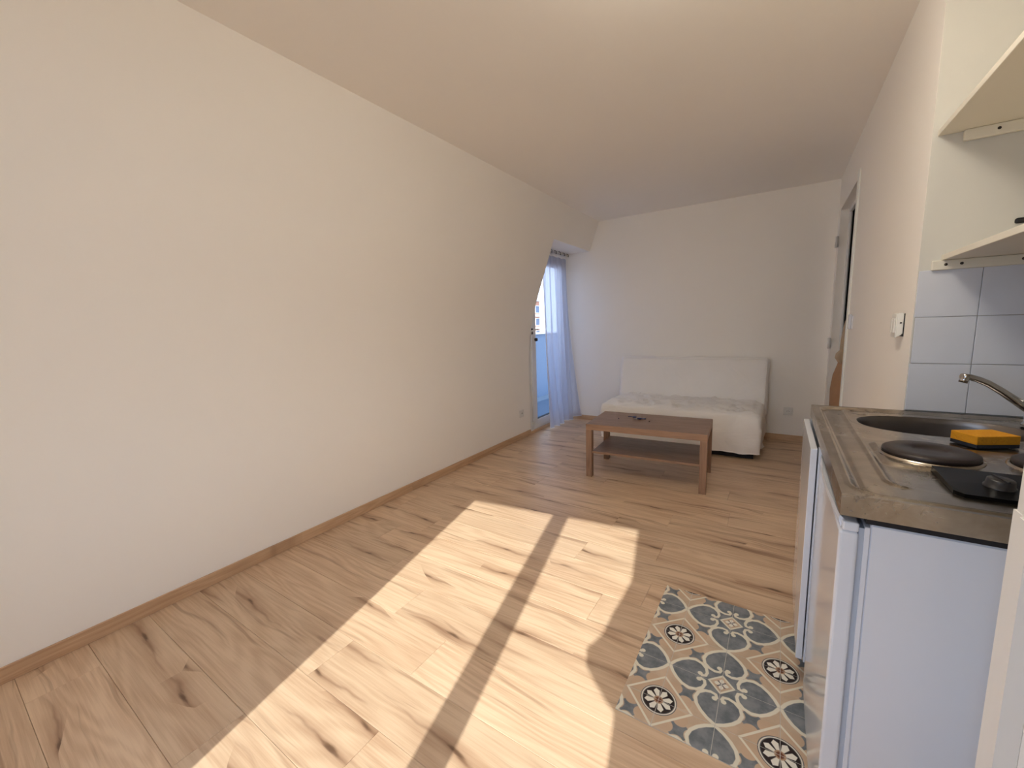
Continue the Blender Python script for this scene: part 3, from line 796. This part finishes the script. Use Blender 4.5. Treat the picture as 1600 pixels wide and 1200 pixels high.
t = thing('key_bunch', 'small bunch of dark blue keys lying on the coffee table', 'keys', (-1.00, 3.465, TH), 0.35); t.scale = (1.35, 1.35, 1.6)
bm = bmesh.new(); tube(bm, [(0.014*math.cos(a/10*2*math.pi), 0.014*math.sin(a/10*2*math.pi), 0.003) for a in range(11)], 0.0018, 6); obj('ring', bm, M_chrome, t)
for i, a in enumerate((0.3, -0.5, 2.7)):
    bm = bmesh.new(); lathe(bm, [(0, 0), (0.013, 0), (0.014, 0.002), (0.013, 0.005), (0, 0.005)], seg=14); bx(bm, 0.010, 0.042, -0.004, 0.004, 0.001, 0.004, 0.0005)
    for k in range(4): bx(bm, 0.018+k*0.006, 0.021+k*0.006, -0.007, -0.003, 0.001, 0.004)
    k_ = obj('key', bm, M_blue, t, loc=(0.016*math.cos(a), 0.016*math.sin(a), 0.001+0.0045*i)); k_.rotation_euler = (0, 0, a)
def crumb(loc, label, m):
    bm = bmesh.new(); bmesh.ops.create_icosphere(bm, subdivisions=1, radius=0.006)
    for v in bm.verts: v.co.z = max(v.co.z, -0.004)*0.8; v.co.x *= rnd.uniform(.8, 1.2)
    tag(obj('scrap', bm, m, loc=loc), label, 'scrap')
crumb((-1.148, 3.425, TH+0.0032), 'tiny dark blue scrap on the coffee table left of the keys', M_blue)
crumb((-0.885, 3.425, TH+0.0032), 'tiny dark brown scrap on the coffee table right of the keys', M_screw)

# ------------------------------------------------------------------ printed floor tiles in front of the kitchenette
mat_ = base('trim_2')
half = TP/2
xs = [-0.405]+[TX0+half*k for k in range(0, 6)]+[0.70]
ys = [1.183]+[TY0+half*k for k in range(0, 4)]+[1.952]
for a, b_ in zip(xs, xs[1:]):
    for c, d in zip(ys, ys[1:]):
        bm = bmesh.new(); bx(bm, -(b_-a)/2+0.0008, (b_-a)/2-0.0008, -(d-c)/2+0.0008, (d-c)/2-0.0008, 0, 0.0024, 0.0003)
        obj('tile', bm, M_print, mat_, loc=((a+b_)/2, (c+d)/2, 0.0006))
bm = bmesh.new(); bx(bm, -0.4045, 0.6995, 1.1835, 1.9515, 0.0002, 0.0024); obj('backing', bm, M_seam, mat_)

# ------------------------------------------------------------------ kitchenette
# worktop with basin and hob
def worktop():
    t = thing('sink_worktop', 'stainless steel kitchenette worktop with oval basin and two hotplates', 'worktop', (0.43, 1.57, 0))
    ox, oy = 0.43, 1.57
    X0, X1, Y0, Y1, ZT, ZB = 0.125, 0.735, 1.047, 2.088, 0.93, 0.884
    R_ = 0.0
    # height field with rim, terraces and the hob platform; basin hole cut out
    bm = bmesh.new()
    nx, ny = 122, 208
    def rr(x, y, x0, x1, y0, y1, r):     # signed distance to a rounded rectangle (negative inside)
        cx, cy_ = (x0+x1)/2, (y0+y1)/2
        qx, qy = abs(x-cx)-(x1-x0)/2+r, abs(y-cy_)-(y1-y0)/2+r
        return math.hypot(max(qx, 0), max(qy, 0))+min(max(qx, qy), 0)-r
    def ss(d, a, b_):
        k = min(1, max(0, (d-a)/(b_-a))); return k*k*(3-2*k)
    def hgt(x, y):
        d = rr(x, y, X0, X1, Y0, Y1, 0.0)
        z = ZT
        d1 = rr(x, y, X0+0.026, X1-0.026, Y0+0.026, Y1-0.026, 0.05)
        z -= 0.006*(1-ss(d1, -0.008, 0.0))
        z += 0.003*math.exp(-((d1-0.004)/0.004)**2)-0.003*math.exp(-((d1+0.012)/0.005)**2)
        d2 = rr(x, y, X0+0.095, X1-0.04, 1.155, Y1-0.035, 0.045)
        z += 0.0045*math.exp(-((d2)/0.0045)**2)*(0 if y < 1.16 else 1)
        # shallow drain terrace round hob and bowl
        d3 = rr(x, y, 0.232, 0.68, 1.31, 1.56, 0.04)
        z += 0.007*(1-ss(d3, -0.014, 0.0)) 
        d4 = math.hypot((x-0.46)/0.225, (y-1.868)/0.158)
        z -= 0.003*(1-ss(d4, 1.0, 1.08))
        return z
    def bowl(x, y): return (abs((x-0.46)/0.212)**2.4+abs((y-1.868)/0.146)**2.4) < 1
    V = {}
    def gv(i, j):
        if (i, j) not in V:
            x = X0+(X1-X0)*i/nx; y = Y0+(Y1-Y0)*j/ny
            V[i, j] = bm.verts.new((x-ox, y-oy, hgt(x, y)))
        return V[i, j]
    hole = set()
    for i in range(nx):
        for j in range(ny):
            xc = X0+(X1-X0)*(i+.5)/nx; yc = Y0+(Y1-Y0)*(j+.5)/ny
            if bowl(xc, yc): continue
            f = bm.faces.new((gv(i, j), gv(i+1, j), gv(i+1, j+1), gv(i, j+1))); f.smooth = True
    # snap the stair-stepped hole edge on to the smooth outline
    for e in list(bm.edges):
        if len(e.link_faces) == 1:
            for v in e.verts:
                x, y = v.co.x+ox, v.co.y+oy
                if X0+0.03 < x < X1-0.03 and Y0+0.03 < y < Y1-0.03:
                    q = (abs((x-0.46)/0.212)**2.4+abs((y-1.868)/0.146)**2.4)**(1/2.4)
                    v.co.x = 0.46+(x-0.46)/q-ox; v.co.y = 1.868+(y-1.868)/q-oy; v.co.z = ZT-0.0095
    obj('steel_top', bm, M_steel, t)
    # skirt
    bm = bmesh.new(); th_ = 0.002
    bx(bm, X0-ox, X0+th_-ox, Y0-oy, Y1-oy, ZB, ZT+0.0005); bx(bm, X1-th_-ox, X1-ox, Y0-oy, Y1-oy, ZB, ZT+0.0005)
    bx(bm, X0+th_-ox, X1-th_-ox, Y0-oy, Y0+th_-oy, ZB, ZT+0.0005); bx(bm, X0+th_-ox, X1-th_-ox, Y1-th_-oy, Y1-oy, ZB, ZT+0.0005)
    obj('skirt', bm, M_steel, t)
    # basin
    bm = bmesh.new(); rings = []
    for s, z in ((1.0, ZT-0.0095), (0.985, ZT-0.014), (0.965, ZT-0.03), (0.94, ZT-0.09), (0.90, ZT-0.125), (0.80, ZT-0.145), (0.5, ZT-0.152), (0.12, ZT-0.155)):
        ring = []
        for k in range(96):
            a = 2*math.pi*k/96; ca, sa = math.cos(a), math.sin(a)
            q = (abs(ca)**2.4+abs(sa)**2.4)**(-1/2.4)
            ring.append(bm.verts.new((0.46-ox+0.214*s*q*ca, 1.868-oy+0.148*s*q*sa, z)))
        rings.append(ring)
    for A, B in zip(rings, rings[1:]):
        for k in range(96):
            f = bm.faces.new((A[k], A[(k+1) % 96], B[(k+1) % 96], B[k])); f.smooth = True
    bm.faces.new(rings[-1])
    obj('basin', bm, M_basin, t)
    bm = bmesh.new(); lathe(bm, [(0, 0.002), (0.02, 0.002), (0.022, 0.004), (0.032, 0.004), (0.034, 0)], (0.46-ox, 1.868-oy, ZT-0.155), 24); obj('drain', bm, M_chrome, t)
    for cx, cy_, r in ((0.338, 1.432, 0.093), (0.571, 1.425, 0.093)):
        bm = bmesh.new()
        lathe(bm, [(r+0.006, 0.0), (r+0.004, 0.004), (r-0.001, 0.0055), (r-0.003, 0.003), (r-0.012, 0.002)], (0, 0, 0), 64)
        rg = obj('hotplate_ring', bm, M_steel, t, loc=(cx-ox, cy_-oy, 0.931))
        bm = bmesh.new()
        lathe(bm, [(r-0.004, 0.003), (r-0.001, 0.009), (r-0.002, 0.014), (r-0.009, 0.0175), (r*0.36, 0.0175), (r*0.345, 0.0155), (0, 0.0155)], (0, 0, 0), 64)
        for i in range(1, 7):
            pass
        obj('hotplate', bm, M_iron, t, loc=(cx-ox, cy_-oy, 0.931), label='dark cast iron hotplate')
    # black control panel, a low wedge
    bm = bmesh.new()
    A = [(0.318, 1.215), (0.318, 1.17), (0.330, 1.152), (0.70, 1.152), (0.70, 1.318), (0.318, 1.318)]
    prism(bm, [(x-ox, y-oy) for x, y in A], 0.9245, 0.9255, 'z')
    for v in bm.verts:
        if v.co.z > 0.925: v.co.z = 0.932+ (0.006 if v.co.y+oy > 1.25 else (0.003 if v.co.y+oy > 1.2 else 0.0))
    pan = obj('control_panel', bm, M_blackglass, t, label='black control panel')
    for x in (0.398, 0.505, 0.61):
        bm = bmesh.new(); lathe(bm, [(0.026, 0.0), (0.0265, 0.003), (0.024, 0.004), (0.022, 0.020), (0.020, 0.022), (0, 0.022)], (0, 0, 0), 32)
        bx(bm, -0.003, 0.003, -0.021, 0.021, 0.020, 0.025, 0.001)
        k_ = obj('knob', bm, M_knob, pan, loc=(x-ox, 1.222-oy, 0.934)); k_.scale = (0.92, 0.92, 0.85); k_.rotation_euler = (math.radians(5), 0, math.radians(20))
worktop()

def tap():
    t = thing('tap', 'chrome mixer tap with a long spout behind the basin', 'tap', (0.688, 1.955, 0.9305))
    bm = bmesh.new(); lathe(bm, [(0.026, 0), (0.026, 0.006), (0.021, 0.010), (0.021, 0.060), (0.018, 0.068), (0, 0.070)], seg=24); obj('tap_body', bm, M_chrome, t)
    P = [(-0.010, -0.004, 0.048), (-0.05, -0.022, 0.080), (-0.09, -0.040, 0.112), (-0.125, -0.055, 0.137), (-0.150, -0.066, 0.150), (-0.172, -0.075, 0.158), (-0.192, -0.083, 0.160)]
    bm = bmesh.new(); tube(bm, P, [0.013, 0.012, 0.011, 0.0105, 0.010, 0.010, 0.010], 16); sp = obj('spout', bm, M_chrome, t)
    bm = bmesh.new(); tube(bm, [(-0.182, -0.079, 0.160), (-0.188, -0.081, 0.140)], 0.011, 16); obj('aerator', bm, M_chrome, sp)
    bm = bmesh.new(); tube(bm, [(0, 0, 0.068), (0.005, 0.002, 0.085), (0.03, -0.03, 0.105), (0.045, -0.06, 0.112)], [0.012, 0.011, 0.007, 0.006], 12); obj('lever', bm, M_chrome, t)
tap()
def sponge():
    c = Vector((0.4930, 1.640, 0.9262)); ang = math.atan2(0.05, 0.092)
    t = thing('sponge', 'yellow washing-up sponge with dark scourer side lying on the worktop', 'sponge', c, ang)
    L, W = 0.054, 0.037
    bm = bmesh.new(); bx(bm, -L, L, -W, W, 0.0095, 0.034, 0.002, 2); obj('foam', bm, M_sponge, t)
    bm = bmesh.new(); bx(bm, -L, L, -W, W, 0.0, 0.0095, 0.001); obj('scourer', bm, M_scourer, t)
sponge()

# fridge
def fridge():
    t = thing('fridge', 'white glossy under-counter fridge at the near end of the steel worktop', 'fridge', (0.43, 1.31, 0))
    ox, oy = 0.43, 1.31
    bm = bmesh.new(); bx(bm, 0.178-ox, 0.72-ox, 1.064-oy, 1.565-oy, 0.03, 0.866, 0.003); obj('cabinet', bm, M_white, t)
    bm = bmesh.new(); bx(bm, 0.127-ox, 0.160-ox, 1.058-oy, 1.568-oy, 0.035, 0.845, 0.006, 3)
    bx(bm, 0.132-ox, 0.160-ox, 1.060-oy, 1.566-oy, 0.8445, 0.866, 0.004, 2)
    d = obj('door', bm, M_white, t)
    bm = bmesh.new(); bx(bm, 0.160-ox, 0.169-ox, 1.066-oy, 1.560-oy, 0.045, 0.855); obj('gasket', bm, M_gasket, t, label='pale grey rubber door gasket')
    bm = bmesh.new(); bx(bm, 0.169-ox, 0.178-ox, 1.062-oy, 1.564-oy, 0.04, 0.860, 0.001); obj('inner_flange', bm, M_white, t)
    bm = bmesh.new(); bx(bm, 0.170-ox, 0.72-ox, 1.0655-oy, 1.56-oy, 0.8665, 0.8835); obj('top_gap_shade', bm, M_dark, t)  # dark block stands in for the shade under the worktop skirt
    # curved grip strip under the worktop edge
    bm = bmesh.new(); n = 24; a = []
    for i in range(n+1):
        q = i/n; y = 1.075+0.47*q-oy; dep = 0.010*math.sin(math.pi*q)
        a.append([bm.verts.new((x-ox, y, z)) for x, z in ((0.131, 0.846), (0.1265-dep, 0.862), (0.1285-dep, 0.8725), (0.136, 0.866))])
    for A, B in zip(a, a[1:]):
        for k in range(4): f = bm.faces.new((A[k], A[(k+1) % 4], B[(k+1) % 4], B[k])); f.smooth = False
    bm.faces.new(a[0]); bm.faces.new(a[-1][::-1])
    obj('grip', bm, M_white, d, recalc=True)
    for x, y in ((0.20, 1.10), (0.20, 1.53), (0.68, 1.10), (0.68, 1.53)):
        bm = bmesh.new(); lathe(bm, [(0, 0), (0.018, 0), (0.018, 0.03), (0, 0.03)], seg=12); obj('foot', bm, M_dark, t, loc=(x-ox, y-oy, 0.0))
fridge()
def cupboard():
    t = thing('base_cupboard', 'narrow white kitchenette cupboard beyond the fridge under the worktop end', 'cupboard', (0.43, 1.84, 0))
    ox, oy = 0.43, 1.84
    bm = bmesh.new()
    for a in ((0.126, 0.70, 1.615, 1.631, 0.09, 0.872), (0.126, 0.70, 2.065, 2.081, 0.09, 0.872), (0.126, 0.70, 1.631, 2.065, 0.09, 0.106), (0.684, 0.70, 1.631, 2.065, 0.106, 0.872)):
        bx(bm, a[0]-ox, a[1]-ox, a[2]-oy, a[3]-oy, a[4], a[5], 0.0008)
    obj('carcass', bm, M_white, t)
    bm = bmesh.new(); bx(bm, 0.104-ox, 0.1225-ox, 1.612-oy, 2.085-oy, 0.10, 0.868, 0.0012); d = obj('door', bm, M_white, t)
    bm = bmesh.new(); tube(bm, [(0.104-ox, 1.66-oy, 0.70), (0.085-ox, 1.66-oy, 0.705), (0.085-ox, 1.66-oy, 0.795), (0.104-ox, 1.66-oy, 0.80)], 0.004, 8)
    bm.free()
    bm = bmesh.new(); bx(bm, 0.18-ox, 0.68-ox, 1.64-oy, 2.06-oy, 0, 0.09); obj('plinth', bm, M_dark, t)
cupboard()

# splashback tiles
sp_ = base('trim_3')
bm = bmesh.new(); bx(bm, 0.414, 0.775, 2.086, 2.0899, 0.90, 1.444); obj('grout_bed', bm, M_grout, sp_)
for zi, (z0, z1) in enumerate(((0.935, 1.110), (1.112, 1.279), (1.281, 1.446))):
    for x0, x1 in ((0.412+0.003*(zi % 2), 0.5705), (0.5725, 0.7400), (0.7420, 0.775)):
        bm = bmesh.new(); bx(bm, -(x1-x0)/2, (x1-x0)/2, -0.003, 0.003, -(z1-z0)/2, (z1-z0)/2, 0.0012, 2)
        o = obj('tile', bm, M_tile, sp_, loc=((x0+x1)/2, 2.0845, (z0+z1)/2)); o.rotation_euler = (rnd.uniform(-.003, .003), 0, rnd.uniform(-.004, .004))
# shelves with their battens
def shelf(name, lab, x0, z, xb, yb, screws):
    t = thing(name, lab, 'shelf', (x0, 1.5, z), 0, 'cream shelves above the kitchenette')
    bm = bmesh.new(); bx(bm, 0, 0.778-x0, -0.60+0.002, 0.588, 0.0, 0.019, 0.0012); obj('board', bm, M_shelf, t)
    bm = bmesh.new(); bx(bm, xb-x0, 0.776-x0, 0.570, 0.588, -0.034, -0.0006, 0.002); b_ = obj('batten', bm, M_shelf, t)
    for s in screws:
        bm = bmesh.new(); lathe(bm, [(0, 0.0015), (0.0035, 0.0015), (0.0048, 0.0)], seg=12, mat=Matrix.Translation((s-x0, 0.5698, -0.016)) @ Matrix.Rotation(math.pi/2, 4, 'X')); obj('screw', bm, M_screw, b_)
shelf('wall_shelf', 'upper cream shelf board over the kitchenette, nearest the ceiling', 0.424, 1.899, 0.486, 0, (0.564,))
shelf('wall_shelf', 'lower cream shelf board just above the grey wall tiles', 0.466, 1.478, 0.442, 0, (0.476, 0.515, 0.656))
bm = bmesh.new(); bx(bm, -0.022, 0.022, -0.006, 0.0, -0.0085, 0.0085, 0.0055, 3)
tag(obj('cable_outlet', bm, M_knob, loc=(0.652, 2.0898, 1.586)), 'black oval outlet on the niche wall above the lower shelf', 'outlet')

# moulded casing at the near end of the kitchenette
cs_ = base('trim_4')
bm = bmesh.new(); prism(bm, [(0.292, 0.800), (0.292, 0.806), (0.296, 0.810), (0.296, 0.820), (0.300, 0.824), (0.300, 0.850), (0.305, 0.856), (0.305, 0.885), (0.3145, 0.885), (0.3145, 0.800)], 0.0, 1.005, 'z'); obj('casing', bm, M_frame, cs_, recalc=True)
bm = bmesh.new(); prism(bm, [(0.296, 0.802), (0.296, 0.812), (0.300, 0.818), (0.303, 0.85), (0.307, 0.856), (0.307, 0.88), (0.3145, 0.88), (0.3145, 0.802)], 1.0055, H, 'z'); obj('upper_casing', bm, M_frame, cs_, recalc=True)
